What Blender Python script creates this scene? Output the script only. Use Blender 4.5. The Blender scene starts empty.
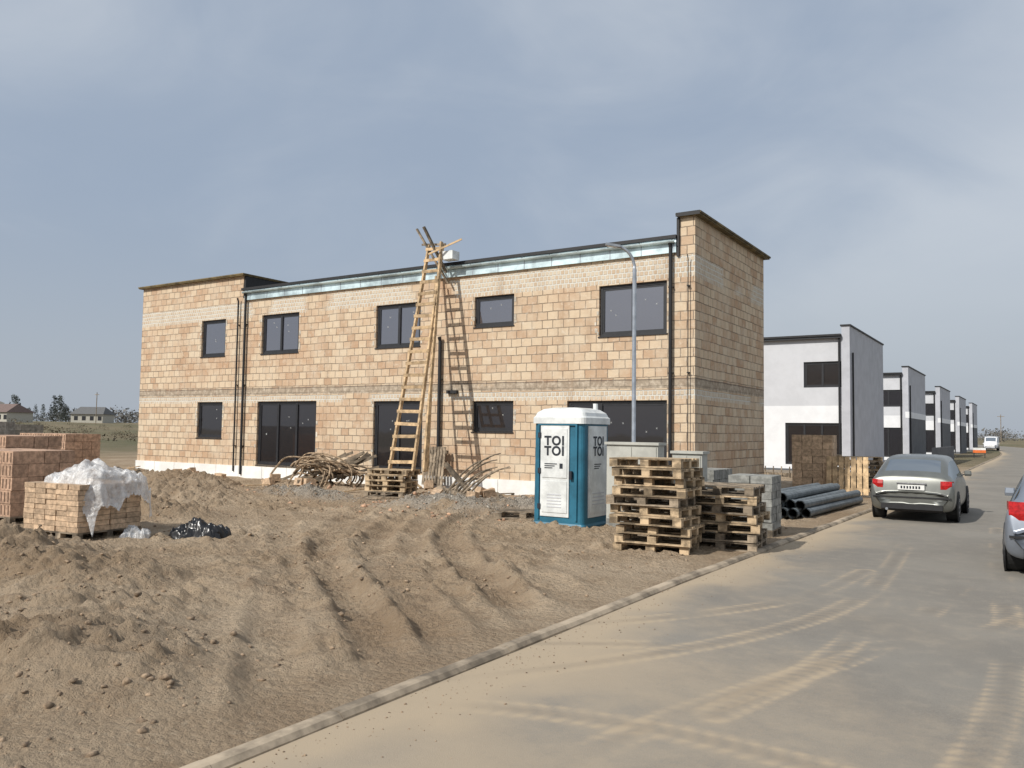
import bpy, math, random
import numpy as np
from mathutils import Vector, Matrix
random.seed(7); rng=np.random.default_rng(11)
S=bpy.context.scene
S.view_settings.view_transform='Standard'; S.view_settings.look='None'; S.view_settings.exposure=0
# ------------------------------------------------------------------ materials
def newmat(name):
    m=bpy.data.materials.new(name); m.use_nodes=True
    nt=m.node_tree; b=nt.nodes['Principled BSDF']; return m,nt,b
def N(nt,t,**k):
    n=nt.nodes.new(t)
    for a,v in k.items(): setattr(n,a,v)
    return n
def L(nt,a,b): nt.links.new(a,b)
def mix(nt,fac,a,b,bt='MIX'):
    n=N(nt,'ShaderNodeMix',data_type='RGBA',blend_type=bt)
    for i,v in ((0,fac),(6,a),(7,b)):
        if hasattr(v,'links') or hasattr(v,'is_linked'): L(nt,v,n.inputs[i])
        elif i==0: n.inputs[0].default_value=v
        else: n.inputs[i].default_value=(*v,1)
    return n.outputs[2]
def mth(nt,op,a,b=None,c=None,clamp=False):
    n=N(nt,'ShaderNodeMath',operation=op); n.use_clamp=clamp
    for i,v in enumerate((a,b,c)):
        if v is None: continue
        if hasattr(v,'is_linked'): L(nt,v,n.inputs[i])
        else: n.inputs[i].default_value=v
    return n.outputs[0]
def sstep(nt,v,a,b):
    n=N(nt,'ShaderNodeMapRange'); n.interpolation_type='SMOOTHSTEP'
    L(nt,v,n.inputs[0]); n.inputs[1].default_value=a; n.inputs[2].default_value=b
    return n.outputs[0]
def noise(nt,scale,detail=4,rough=.6,vec=None,dist=0):
    n=N(nt,'ShaderNodeTexNoise'); n.inputs['Scale'].default_value=scale; n.inputs['Detail'].default_value=detail
    n.inputs['Roughness'].default_value=rough; n.inputs['Distortion'].default_value=dist
    if vec is not None: L(nt,vec,n.inputs['Vector'])
    return n.outputs[0]
def objco(nt): return N(nt,'ShaderNodeTexCoord').outputs['Object']
def bump(nt,h,b,strength=.4,dist=.02):
    n=N(nt,'ShaderNodeBump'); n.inputs['Strength'].default_value=strength; n.inputs['Distance'].default_value=dist
    L(nt,h,n.inputs['Height']); L(nt,n.outputs[0],b.inputs['Normal'])
def simple(name,col,rough=.6,metal=0,var=.15,scale=6,spec=.5,bmp=0,island=0):
    m,nt,b=newmat(name); co=objco(nt)
    n=noise(nt,scale,5,.65,co)
    c2=tuple(c*(1-var*1.6) for c in col); c1=tuple(min(1,c*(1+var)) for c in col)
    c=mix(nt,sstep(nt,n,.35,.65),c2,c1)
    if island:
        g=N(nt,'ShaderNodeNewGeometry').outputs['Random Per Island']
        v=mth(nt,'MULTIPLY_ADD',g,island,1-island*.6)
        h=N(nt,'ShaderNodeHueSaturation'); L(nt,v,h.inputs['Value']); L(nt,c,h.inputs['Color']); c=h.outputs[0]
    L(nt,c,b.inputs['Base Color']); b.inputs['Roughness'].default_value=rough; b.inputs['Metallic'].default_value=metal
    b.inputs['Specular IOR Level'].default_value=spec
    if bmp: bump(nt,noise(nt,scale*5,4,.6,co),b,bmp,.01)
    return m
def glassmat(name,fac,col=(.02,.02,.024),gc=(.9,.9,.95)):
    m,nt,b=newmat(name)
    b.inputs['Base Color'].default_value=(*col,1); b.inputs['Roughness'].default_value=.3
    g=N(nt,'ShaderNodeBsdfGlossy'); g.inputs['Roughness'].default_value=.03
    g.inputs['Color'].default_value=(*gc,1)
    mx=N(nt,'ShaderNodeMixShader')
    f=N(nt,'ShaderNodeFresnel'); f.inputs[0].default_value=1.5
    L(nt,mth(nt,'ADD',f.outputs[0],fac,clamp=True),mx.inputs[0])
    L(nt,b.outputs[0],mx.inputs[1]); L(nt,g.outputs[0],mx.inputs[2])
    co=objco(nt); bp=N(nt,'ShaderNodeBump'); bp.inputs['Strength'].default_value=.08; bp.inputs['Distance'].default_value=.02
    L(nt,noise(nt,1.2,2,.5,co),bp.inputs['Height']); L(nt,bp.outputs[0],g.inputs['Normal'])
    L(nt,mx.outputs[0],nt.nodes['Material Output'].inputs[0]); return m

# --- block masonry
def brickmat():
    m,nt,b=newmat('clay_block_masonry'); co=objco(nt)
    sp=N(nt,'ShaderNodeSeparateXYZ'); L(nt,co,sp.inputs[0])
    u=mth(nt,'ADD',sp.outputs[0],sp.outputs[1]); z=sp.outputs[2]
    wob=mth(nt,'MULTIPLY_ADD',noise(nt,.9,2,.5,co),.05,-.025)
    wob2=mth(nt,'MULTIPLY_ADD',noise(nt,6,2,.5,co),.03,-.015)
    cb=N(nt,'ShaderNodeCombineXYZ'); L(nt,mth(nt,'ADD',u,wob2),cb.inputs[0]); L(nt,mth(nt,'ADD',mth(nt,'ADD',z,wob),wob2),cb.inputs[1])
    def br(w,h,mort,c1,c2,cm,bias=0):
        t=N(nt,'ShaderNodeTexBrick'); L(nt,cb.outputs[0],t.inputs['Vector'])
        t.inputs['Scale'].default_value=1; t.inputs['Brick Width'].default_value=w; t.inputs['Row Height'].default_value=h
        t.inputs['Mortar Size'].default_value=mort; t.inputs['Mortar Smooth'].default_value=.3; t.inputs['Bias'].default_value=bias
        t.inputs['Color1'].default_value=(*c1,1); t.inputs['Color2'].default_value=(*c2,1); t.inputs['Mortar'].default_value=(*cm,1)
        return t
    A=br(.34,.238,.012,(.68,.545,.39),(.44,.265,.16),(.25,.20,.155),-.28)
    B=br(.125,.13,.018,(.62,.53,.41),(.52,.39,.27),(.66,.64,.58),-.1)
    n1=noise(nt,1.3,5,.7,co); n2=noise(nt,7,5,.7,co); n4=noise(nt,.55,4,.6,co)
    colA=mix(nt,mth(nt,'MULTIPLY',sstep(nt,n1,.42,.66),.5),A.outputs[0],(.67,.58,.45))
    colA=mix(nt,mth(nt,'MULTIPLY',sstep(nt,n4,.5,.68),.45),colA,(.50,.31,.19))
    gw=N(nt,'ShaderNodeTexWave',wave_type='BANDS',bands_direction='Y'); gw.inputs['Scale'].default_value=9; gw.inputs['Distortion'].default_value=1
    L(nt,cb.outputs[0],gw.inputs[0])
    colA=mix(nt,mth(nt,'MULTIPLY',gw.outputs[1],.22),colA,(.26,.17,.11))
    def zone(a,bb,soft=.01):
        zz=mth(nt,'ADD',z,wob)
        return mth(nt,'MULTIPLY',sstep(nt,zz,a-soft,a+soft),mth(nt,'SUBTRACT',1,sstep(nt,zz,bb-soft,bb+soft)))
    zl=mth(nt,'ADD',zone(2.76,3.0),zone(5.86,6.42),clamp=True)
    zl=mth(nt,'MULTIPLY',zl,sstep(nt,noise(nt,.35,1,.4,co),.36,.42))
    col=mix(nt,zl,colA,B.outputs[0])
    zb=zone(3.04,3.25)
    rb=mix(nt,sstep(nt,n2,.35,.65),(.27,.225,.175),(.45,.38,.30))
    col=mix(nt,mth(nt,'MULTIPLY',zb,mth(nt,'MULTIPLY',sstep(nt,n1,.25,.4),.85)),col,rb)
    col=mix(nt,mth(nt,'MULTIPLY',zone(3.25,3.29),.8),col,(.12,.10,.085))
    st=N(nt,'ShaderNodeMapping'); st.inputs['Scale'].default_value=(1.6,1.6,.25); L(nt,co,st.inputs[0])
    sn=noise(nt,1.5,5,.6,st.outputs[0])
    col=mix(nt,mth(nt,'MULTIPLY',sstep(nt,sn,.5,.75),.4),col,(.33,.23,.155))
    col=mix(nt,mth(nt,'MULTIPLY',sstep(nt,n2,.52,.72),.45),col,(.70,.63,.52))
    L(nt,col,b.inputs['Base Color']); b.inputs['Roughness'].default_value=.92; b.inputs['Specular IOR Level'].default_value=.2
    fac=mix(nt,zl,A.outputs[1],B.outputs[1])
    h=mth(nt,'SUBTRACT',mth(nt,'MULTIPLY',n2,.8),mth(nt,'MULTIPLY',fac,1.0))
    bump(nt,h,b,.9,.016)
    return m
M_brick=brickmat()
M_white=simple('white_render',(.76,.77,.79),.85,var=.03,scale=1.5)
M_grey=simple('grey_render',(.46,.47,.51),.85,var=.05,scale=1.5)
M_lgrey=simple('light_grey_render',(.56,.57,.60),.85,var=.03,scale=1.5)
M_dgrey=simple('dark_grey_render',(.12,.125,.135),.85,var=.1,scale=1.5)
M_xps=simple('insulation_plinth',(.82,.82,.80),.8,var=.07,scale=1.5)
M_frame=simple('anthracite_frame',(.022,.023,.027),.45,var=.1)
M_glassU=glassmat('window_glass_a',.27,(.04,.038,.05)); M_glassL=glassmat('window_glass_b',.03,(.012,.010,.011))  # upper panes made paler and glossier for sky reflection, lower panes darker
M_black=simple('black_membrane',(.015,.015,.017),.6)
M_zinc=simple('galvanised_fascia',(.62,.76,.81),.35,.25,var=.25,scale=1.2)
M_fl=simple('parapet_board',(.16,.12,.055),.8,var=.3,scale=3)
M_pole=simple('galvanised_pole',(.36,.39,.43),.45,.6,var=.1)
M_wood=simple('pallet_wood',(.40,.30,.19),.85,var=.35,scale=5,bmp=.3,island=.8)
M_woodg=simple('weathered_wood',(.25,.20,.145),.9,var=.35,scale=5,bmp=.3,island=.7)
M_lad=simple('new_timber',(.52,.37,.215),.8,var=.25,scale=5,island=.5)
M_conc=simple('concrete_block',(.27,.27,.25),.9,var=.2,scale=8,bmp=.3,island=.3)
M_mort=simple('mortar_smear',(.55,.50,.42),.95,var=.2,scale=8,bmp=.3,island=.3)
M_brk=simple('clay_brick_tan',(.54,.39,.26),.9,var=.2,scale=12,bmp=.4,island=.35)
M_brkr=simple('clay_brick_red',(.47,.31,.215),.9,var=.2,scale=12,bmp=.4,island=.35)
M_brd=simple('brick_cavity',(.14,.085,.055),.95)
M_pipe=simple('grey_pipe',(.14,.16,.17),.5,var=.2)
M_hose=simple('brown_hose',(.33,.24,.155),.85,var=.4,scale=8,island=.5)
M_bag=simple('black_plastic',(.012,.012,.014),.3,var=.2)
M_blue=simple('blue_plastic',(.022,.135,.21),.45,var=.15,scale=2)
M_wpl=simple('white_plastic',(.70,.72,.71),.45,var=.1,scale=3)
M_txt=simple('dark_print',(.015,.02,.03),.6)
M_cab=simple('cabinet_grey',(.44,.44,.40),.6,var=.08,scale=3)
M_tyre=simple('tyre_rubber',(.018,.018,.018),.9)
M_rim=simple('alloy_rim',(.5,.5,.52),.35,.8)
M_red=simple('tail_lamp_red',(.40,.012,.012),.18,var=.2,scale=20)
M_clear=simple('clear_lamp',(.7,.7,.7),.15)
M_plate=simple('number_plate',(.75,.75,.72),.5,var=.05)
M_orange=simple('orange_plastic',(.7,.16,.03),.5)
def paint(name,col,met=.6):
    m=simple(name,col,.36,met,var=.08,scale=2); b=m.node_tree.nodes['Principled BSDF']
    b.inputs['Coat Weight'].default_value=.4; b.inputs['Coat Roughness'].default_value=.12; return m
M_silver=paint('silver_paint',(.19,.195,.18)); M_silver2=paint('silver_blue_paint',(.28,.31,.36)); M_vanw=paint('white_paint',(.75,.75,.75),0)
M_cglass=glassmat('car_glass',-.01,(.008,.009,.010),(.45,.48,.5))
def filmmat():
    m,nt,b=newmat('clear_film'); co=objco(nt)
    b.inputs['Base Color'].default_value=(.74,.74,.74,1); b.inputs['Roughness'].default_value=.22
    b.inputs['Specular IOR Level'].default_value=.9
    L(nt,mth(nt,'MULTIPLY_ADD',noise(nt,5,4,.7,co),1.6,-.22,clamp=True),b.inputs['Alpha'])
    bump(nt,noise(nt,9,5,.6,co,dist=1),b,.9,.04); return m
M_film=filmmat()
# ------------------------------------------------------------------ mesh builder
class MB:
    def __init__(s): s.v=[];s.f=[];s.m=[];s.mats=[]
    def mi(s,mat):
        if mat not in s.mats: s.mats.append(mat)
        return s.mats.index(mat)
    def add(s,vs,fs,mat):
        o=len(s.v); s.v+= [tuple(v) for v in vs]; k=s.mi(mat)
        for f in fs: s.f.append(tuple(i+o for i in f)); s.m.append(k)
    def box(s,x0,x1,y0,y1,z0,z1,mat,M=None):
        vs=[Vector(p) for p in ((x0,y0,z0),(x1,y0,z0),(x1,y1,z0),(x0,y1,z0),(x0,y0,z1),(x1,y0,z1),(x1,y1,z1),(x0,y1,z1))]
        if M is not None: vs=[M@v for v in vs]
        s.add(vs,[(0,3,2,1),(4,5,6,7),(0,1,5,4),(1,2,6,5),(2,3,7,6),(3,0,4,7)],mat)
    def beam(s,p0,p1,w,h,mat,up=(0,0,1)):
        p0=Vector(p0);p1=Vector(p1);d=(p1-p0);l=d.length;d.normalize()
        up=Vector(up)
        if abs(d.dot(up))>.95: up=Vector((0,1,0))
        a=d.cross(up).normalized();b=a.cross(d)
        M=Matrix((a,d,b)).transposed().to_4x4(); M.translation=p0
        s.box(-w/2,w/2,0,l,-h/2,h/2,mat,M)
    def tube(s,pts,r,n,mat,cap=True):
        pts=[Vector(p) for p in pts]; vs=[];k=len(pts)
        rr=r if isinstance(r,(list,tuple)) else [r]*k
        a=None
        for i,p in enumerate(pts):
            d=(pts[min(i+1,k-1)]-pts[max(i-1,0)]).normalized()
            if a is None:
                u=Vector((0,0,1)) if abs(d.z)<.9 else Vector((1,0,0)); a=d.cross(u).normalized()
            else: a=(a-d*a.dot(d)).normalized()
            b=d.cross(a)
            for j in range(n):
                t=2*math.pi*j/n; vs.append(p+(a*math.cos(t)+b*math.sin(t))*rr[i])
        fs=[]
        for i in range(k-1):
            for j in range(n): fs.append((i*n+j,i*n+(j+1)%n,(i+1)*n+(j+1)%n,(i+1)*n+j))
        if cap: fs.append(tuple(range(n))); fs.append(tuple(range((k-1)*n,k*n)))
        s.add(vs,fs,mat)
    def rprism(s,x0,x1,y0,y1,r,levels,mat):
        vs=[];n=0
        for z,ins in levels:
            ring=[]
            for cx,cy,a0 in ((x1-r,y1-r,0),(x0+r,y1-r,90),(x0+r,y0+r,180),(x1-r,y0+r,270)):
                for k in range(5):
                    t=math.radians(a0+k*22.5); ring.append((cx+r*math.cos(t),cy+r*math.sin(t)))
            mx=(x0+x1)/2;my=(y0+y1)/2;sx=1-2*ins/(x1-x0);sy=1-2*ins/(y1-y0)
            n=len(ring); vs+=[(mx+(p[0]-mx)*sx,my+(p[1]-my)*sy,z) for p in ring]
        fs=[]
        for i in range(len(levels)-1):
            for j in range(n): fs.append((i*n+j,i*n+(j+1)%n,(i+1)*n+(j+1)%n,(i+1)*n+j))
        fs.append(tuple(reversed(range(n)))); fs.append(tuple(range((len(levels)-1)*n,len(levels)*n)))
        s.add(vs,fs,mat)
    def obj(s,name,parent=None,smooth=False,loc=None,rotz=0):
        me=bpy.data.meshes.new(name); me.from_pydata(s.v,[],s.f)
        for m in s.mats: me.materials.append(m)
        me.polygons.foreach_set('material_index',s.m)
        if smooth: me.polygons.foreach_set('use_smooth',[True]*len(s.f))
        me.update(); o=bpy.data.objects.new(name,me); S.collection.objects.link(o)
        if parent: o.parent=parent
        if loc: o.location=loc
        o.rotation_euler[2]=rotz
        return o
def empty(name,loc=(0,0,0),rotz=0):
    e=bpy.data.objects.new(name,None); S.collection.objects.link(e); e.location=loc; e.rotation_euler[2]=rotz; e.empty_display_size=.2; return e
# ------------------------------------------------------------------ noise / terrain
def vn(x,y,s):
    ix=np.floor(x);iy=np.floor(y);fx=x-ix;fy=y-iy
    fx=fx*fx*fx*(fx*(fx*6-15)+10);fy=fy*fy*fy*(fy*(fy*6-15)+10)
    def h(a,b):
        n=np.sin(a*127.1+b*311.7+s*74.7)*43758.5453; return n-np.floor(n)
    return (h(ix,iy)*(1-fx)+h(ix+1,iy)*fx)*(1-fy)+(h(ix,iy+1)*(1-fx)+h(ix+1,iy+1)*fx)*fy
def fbm(x,y,s,o=4):
    t=0;a=1;w=0
    for i in range(o):
        c,q=math.cos(.6*i),math.sin(.6*i)
        t=t+a*vn((x*c-y*q)*(2**i)+i*3.7,(x*q+y*c)*(2**i)-i*5.1,s+i); w+=a; a*=.5
    return t/w
def ss(v,a,b):
    t=np.clip((v-a)/(b-a),0,1); return t*t*(3-2*t)
def kx(y):
    return -3.85+.02*np.clip(y-10,0,20)-.0008*np.clip(y-90,0,300)**2
def pdist(x,y,pl):
    # signed side included
    best=np.full(x.shape,1e9);al=np.zeros(x.shape);sg=np.zeros(x.shape);acc=0
    for (ax,ay),(bx,by) in zip(pl[:-1],pl[1:]):
        dx=bx-ax;dy=by-ay;l2=dx*dx+dy*dy;l=math.sqrt(l2)
        t=np.clip(((x-ax)*dx+(y-ay)*dy)/l2,0,1)
        d=np.hypot(x-ax-t*dx,y-ay-t*dy); k=d<best
        best=np.where(k,d,best);al=np.where(k,acc+t*l,al);sg=np.where(k,np.sign(dx*(y-ay)-dy*(x-ax)),sg);acc+=l
    return best,al,sg
def smoothpl(pl,it=2):
    for _ in range(it):
        q=[pl[0]]
        for a,b in zip(pl[:-1],pl[1:]): q+=[(.75*a[0]+.25*b[0],.75*a[1]+.25*b[1]),(.25*a[0]+.75*b[0],.25*a[1]+.75*b[1])]
        pl=q+[pl[-1]]
    return pl
MOUNDS=[(-6.3,3.6,1.1,.75,.26),(-7.6,4.6,.9,.6,.15),(-9.6,5.6,1.2,.8,.22),(-11.8,5.9,1.1,.9,.20),(-12.6,5.2,1.3,1.0,.26),(-15.0,10.2,1.2,.8,.30),(-18.4,13.2,1.9,1.1,.40),(-21.5,15.5,2.2,1.0,.38),
 (-25.5,16.2,2.0,.9,.32),(-12.0,15.6,1.6,.8,.24),(-16.6,15.6,1.8,.7,.22),(-10.2,16.6,1.0,.7,.2),(-20.5,10.5,1.6,1.0,.4),(-26,11,2.5,1.5,.55),(-19,8.5,1.2,1,.25),(-7.4,6.3,.7,.4,.10),(-18.4,17.8,1.6,.8,.1),(-31,14,3,2,.5)]
T0=[(-3.7,4.5),(-5.2,5.8),(-7.6,7.6),(-9.8,9.6),(-11.5,11.6),(-13,14)]
T1=[(-3.8,6.7),(-6.4,9.0),(-8.4,11.0),(-9.8,13.2),(-10.6,15)]
T2=[(-4.0,5.6),(-6.5,6.9),(-9.2,8.3),(-12,10.8),(-15,13)]
T3=[(-4.1,8.0),(-6.3,9.9),(-9.5,11.6),(-13.0,13.4),(-15.5,14.4)]
T4=[(-3.8,3.4),(-6.6,5.8),(-9.0,8.4),(-10.6,11.3)]
T5=[(-3.7,5.2),(-5.6,6.9),(-8.0,8.9),(-9.9,11.0),(-11.2,13.2)]
TRK=[smoothpl(p) for p in (T0,T1,T2,T3,T4,T5)]; TW=[1,1,.5,.45,.6,.75]
def mound(x,y):
    z=0
    for mx,my,rx,ry,h in MOUNDS: z=z+h*np.exp(-(((x-mx)/rx)**2+((y-my)/ry)**2)**1.3)
    return z
def TZ(x,y):
    s=x-kx(y)
    d=np.hypot(x,y); near=1-ss(d,30,60)
    edge=ss(-s,.12,1.3)
    z=.015+.02*fbm(x/.5,y/.5,3,3)
    rough=ss(fbm(x/1.7,y/1.7,9,2),.35,.65)
    tz=0;tm=0
    for i,p in enumerate(TRK):
        dd,al,sg=pdist(x,y,p); dd=dd+.05*(fbm(x/.8,y/.8,20+i,2)-.5)
        st=TW[i]*(.35+.65*ss(fbm(x/2.2,y/2.2,30+i,2),.3,.6))
        band=np.exp(-(dd/.22)**6)
        lug=np.clip(1.6*np.sin((al+.55*dd)*2*math.pi/.20+(sg>0)*math.pi),-1,1)
        rag=.3+1.4*fbm(x/.18,y/.18,36+i,2)
        tz=tz+st*(-.05*band+.065*rag*np.exp(-((dd-.33)/.09)**2)+.024*lug*band*ss(dd,.0,.04))
        tm=np.maximum(tm,band*st)
    calm=1-.75*tm
    z=z+edge*near*(.10*(fbm(x/2.8,y/2.8,1,3)-.5)+calm*(.11*(fbm(x/.7,y/.7,5,4)-.5)+rough*(.24*np.maximum(0,fbm(x/.2,y/.2,8,3)-.5)+.20*np.maximum(0,vn(x/.10+y/.3,y/.10-x/.3,18)-.6)*vn(x/.5,y/.5,19))))
    m=mound(x,y)*near
    z=z+m*(.55+.9*fbm(x/.4,y/.4,12,4))+.7*np.minimum(m,.25)*np.maximum(0,fbm(x/.14,y/.14,14,3)-.42)*2
    z=z+tz*edge*near
    z=z+.06*ss(y,15,19)*ss(-x,6,9)*near*ss(22-y,0,1)
    z=z+2.8*ss(-x,90,300)*ss(y,-80,0)
    z=z+.3*(fbm(x/40,y/40,40,3)-.5)*ss(d,50,120)
    z=np.where((s>-.125)&(s<7.56),-.16,z)
    return z
def grav(x,y):
    g=0
    for mx,my,rx,ry in ((-12,15.6,2.0,.9),(-16.6,15.6,1.8,.7),(-10.2,16.6,1.3,.8)): g=np.maximum(g,np.exp(-(((x-mx)/rx)**2+((y-my)/ry)**2)**2))
    return g
def gridmesh(name,X,Y,Z,mat,attrs=None,smooth=True):
    ny,nx=X.shape; me=bpy.data.meshes.new(name)
    co=np.stack([X,Y,Z],-1).reshape(-1,3).astype(np.float32)
    i=np.arange((ny-1)*(nx-1)); r=i//(nx-1);c=i%(nx-1); a=r*nx+c
    f=np.stack([a,a+1,a+nx+1,a+nx],-1).astype(np.int32)
    me.vertices.add(len(co)); me.vertices.foreach_set('co',co.ravel())
    me.loops.add(f.size); me.loops.foreach_set('vertex_index',f.ravel())
    me.polygons.add(len(f)); me.polygons.foreach_set('loop_start',np.arange(len(f),dtype=np.int32)*4)
    me.polygons.foreach_set('loop_total',np.full(len(f),4,dtype=np.int32))
    me.update(calc_edges=True)
    if smooth: me.polygons.foreach_set('use_smooth',np.ones(len(f),bool))
    if attrs is not None:
        at=me.color_attributes.new('mask','FLOAT_COLOR','POINT'); at.data.foreach_set('color',attrs.reshape(-1).astype(np.float32))
    me.materials.append(mat); o=bpy.data.objects.new(name,me); S.collection.objects.link(o); return o
def geo(a,b,n): return a*(b/a)**(np.arange(1,n+1)/n)
def groundmat():
    m,nt,b=newmat('building_site_soil'); co=objco(nt)
    at=N(nt,'ShaderNodeAttribute',attribute_name='mask'); sp=N(nt,'ShaderNodeSeparateColor'); L(nt,at.outputs['Color'],sp.inputs[0])
    n1=noise(nt,.35,5,.6,co); n2=noise(nt,2.2,6,.7,co); n3=noise(nt,16,5,.7,co)
    c=mix(nt,sstep(nt,n1,.35,.65),(.32,.235,.155),(.44,.345,.245))
    c=mix(nt,mth(nt,'MULTIPLY',sstep(nt,n2,.47,.68),.55),c,(.24,.17,.11))
    c=mix(nt,mth(nt,'MULTIPLY',sstep(nt,n3,.5,.75),.45),c,(.52,.43,.32))
    c=mix(nt,mth(nt,'MULTIPLY',sp.outputs[1],.55),c,(.21,.145,.093))
    gcol=mix(nt,sstep(nt,noise(nt,35,3,.7,co),.4,.6),(.20,.185,.16),(.44,.41,.36))
    c=mix(nt,sp.outputs[0],c,gcol)
    fcol=mix(nt,sstep(nt,noise(nt,.03,4,.6,co),.4,.6),(.19,.16,.105),(.12,.12,.07))
    fcol=mix(nt,mth(nt,'MULTIPLY',sstep(nt,n1,.4,.6),.4),fcol,(.21,.165,.11))
    c=mix(nt,sp.outputs[2],c,fcol)
    L(nt,c,b.inputs['Base Color']); b.inputs['Roughness'].default_value=.96; b.inputs['Specular IOR Level'].default_value=.12
    vo=N(nt,'ShaderNodeTexVoronoi'); vo.inputs['Scale'].default_value=17; L(nt,co,vo.inputs['Vector'])
    h=mth(nt,'ADD',noise(nt,22,6,.75,co),mth(nt,'MULTIPLY',noise(nt,70,3,.6,co),.5))
    h=mth(nt,'SUBTRACT',h,mth(nt,'MULTIPLY',vo.outputs['Distance'],.6))
    bump(nt,h,b,1.0,.045); return m
M_soil=groundmat()
st=.042
xs=np.concatenate([-26-geo(.3,1500,64)[::-1],np.arange(-26,-17,.08),np.arange(-17,-.16,st),[-.14,-.13,-.12,3.5,7.55,7.56,7.7,8.5,10],10+geo(1,1500,40)])
ys=np.concatenate([-geo(.5,300,18)[::-1],np.arange(0,2.,.25),np.arange(2.,14.5,st),np.arange(14.5,19.5,.08),np.arange(19.5,40,.35),40+geo(1,2200,60)])
SX,YY=np.meshgrid(xs,ys); XX=SX+kx(YY); ZZ=TZ(XX,YY)
tm=0
for i,p in enumerate(TRK):
    dd,_,_=pdist(XX,YY,p); tm=np.maximum(tm,np.exp(-(dd/.25)**4)*.6*TW[i])
dist=np.hypot(XX,YY)
lump=np.clip(mound(XX,YY)*3.2,0,1)*(.25+.9*fbm(XX/.3,YY/.3,50,2))
gr=np.clip(ss(dist,45,75)+ss(SX,7.6,8),0,1)
A=np.stack([grav(XX,YY)*ss(fbm(XX/.5,YY/.5,60,3),.35,.6)*.8,np.clip(np.maximum(tm*ss(fbm(XX/.9,YY/.9,51,3),.3,.6),lump),0,1),gr,np.ones_like(XX)],-1)
gridmesh('ground',XX,YY,ZZ,M_soil,A)
# ------------------------------------------------------------------ road
def roadmat():
    m,nt,b=newmat('dusty_asphalt'); co=objco(nt)
    at=N(nt,'ShaderNodeAttribute',attribute_name='mask'); sp=N(nt,'ShaderNodeSeparateColor'); L(nt,at.outputs['Color'],sp.inputs[0])
    n1=noise(nt,.5,5,.6,co); n2=noise(nt,4,6,.7,co); n3=noise(nt,120,3,.7,co); n5=noise(nt,28,5,.75,co)
    c=mix(nt,sstep(nt,n1,.35,.65),(.185,.170,.148),(.225,.208,.18))
    c=mix(nt,mth(nt,'MULTIPLY',sstep(nt,n3,.4,.7),.55),c,(.31,.285,.25))
    c=mix(nt,mth(nt,'MULTIPLY',sstep(nt,n2,.48,.72),.4),c,(.30,.262,.21))
    c=mix(nt,mth(nt,'MULTIPLY',sstep(nt,n5,.52,.75),.5),c,(.14,.125,.105))
    d=mth(nt,'MULTIPLY',sp.outputs[0],sstep(nt,mth(nt,'ADD',mth(nt,'MULTIPLY_ADD',n5,.5,mth(nt,'MULTIPLY',n2,.6)),mth(nt,'MULTIPLY',sp.outputs[0],.45)),.4,.85))
    c=mix(nt,mth(nt,'MULTIPLY',d,.9),c,(.42,.335,.235))
    c=mix(nt,mth(nt,'MULTIPLY',sp.outputs[1],.45),c,(.12,.105,.09))
    L(nt,c,b.inputs['Base Color']); b.inputs['Roughness'].default_value=.9; b.inputs['Specular IOR Level'].default_value=.25
    bump(nt,mth(nt,'ADD',n3,mth(nt,'MULTIPLY',n2,.6)),b,.4,.01); return m
M_road=roadmat()
rs=np.concatenate([np.arange(0,6,.035),[6.5,7,7.42]]); ry=np.concatenate([-geo(1,250,10)[::-1],np.arange(0,20,.05),np.arange(20,26,.12),26+geo(.5,1500,60)])
RS,RY=np.meshgrid(rs,ry); RX=RS+kx(RY)
RT=[[(-4.2,4.6),(-3.2,6.0),(-2.2,8.0),(-1.75,10.3),(-1.85,13),(-2.1,17)],[(-4.1,7.0),(-3.1,8.3),(-2.3,10),(-2.1,12.5)],[(-4.0,6.3),(-3,7.0),(-1.5,7.8),(-.3,9.5),(.4,13)],
    [(-1.1,1.5),(-.55,4),(-.25,6.6),(-.25,9),(-.5,13),(-.8,20)],[(-2.9,1),(-2.4,4),(-1.9,6.2),(-1.2,8),(-.9,12)],[(-1.9,5.5),(-1.55,7.2),(-1.5,9),(-1.7,11)],
    [(-4,4.4),(-3,4.9),(-1.8,5.1),(-.4,4.9),(1,4.2)]]
RT=[smoothpl(p) for p in RT]
du=np.exp(-(RS/.30)**1.2)*1.0+.6*np.exp(-(RS/1.3)**2)*ss(fbm(RX/1.2,RY/1.2,70,3),.3,.65)
du=du+.42*(1-ss(RY,4,13))*ss(fbm(RX/1.6,RY/2.6,71,4),.35,.65)
dk=0*du
for i,p in enumerate(RT):
    dd,al,sg=pdist(RX,RY,p); lug=.6+.4*np.sin((al+.5*dd)*2*math.pi/.14+(sg>0)*1.5); al2=fbm(RX/.25,RY/.25,85+i,3)
    str_=ss(fbm(RX/1.3,RY/1.3,80+i,3),.36,.60)*(.5+al2)
    du=du+.65*np.exp(-((dd-.12)/.03)**2)*str_*lug+.28*np.exp(-(dd/.14)**4)*str_*lug
    dk=np.maximum(dk,.5*np.exp(-((dd-.02)/.04)**2)*str_)
A=np.stack([np.clip(du,0,1),np.clip(dk,0,1),0*du,1+0*du],-1)
gridmesh('road',RX,RY,0*RX+.012*(fbm(RX/2,RY/2,90,2)-.5)*(RY<30),M_road,A)
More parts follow.
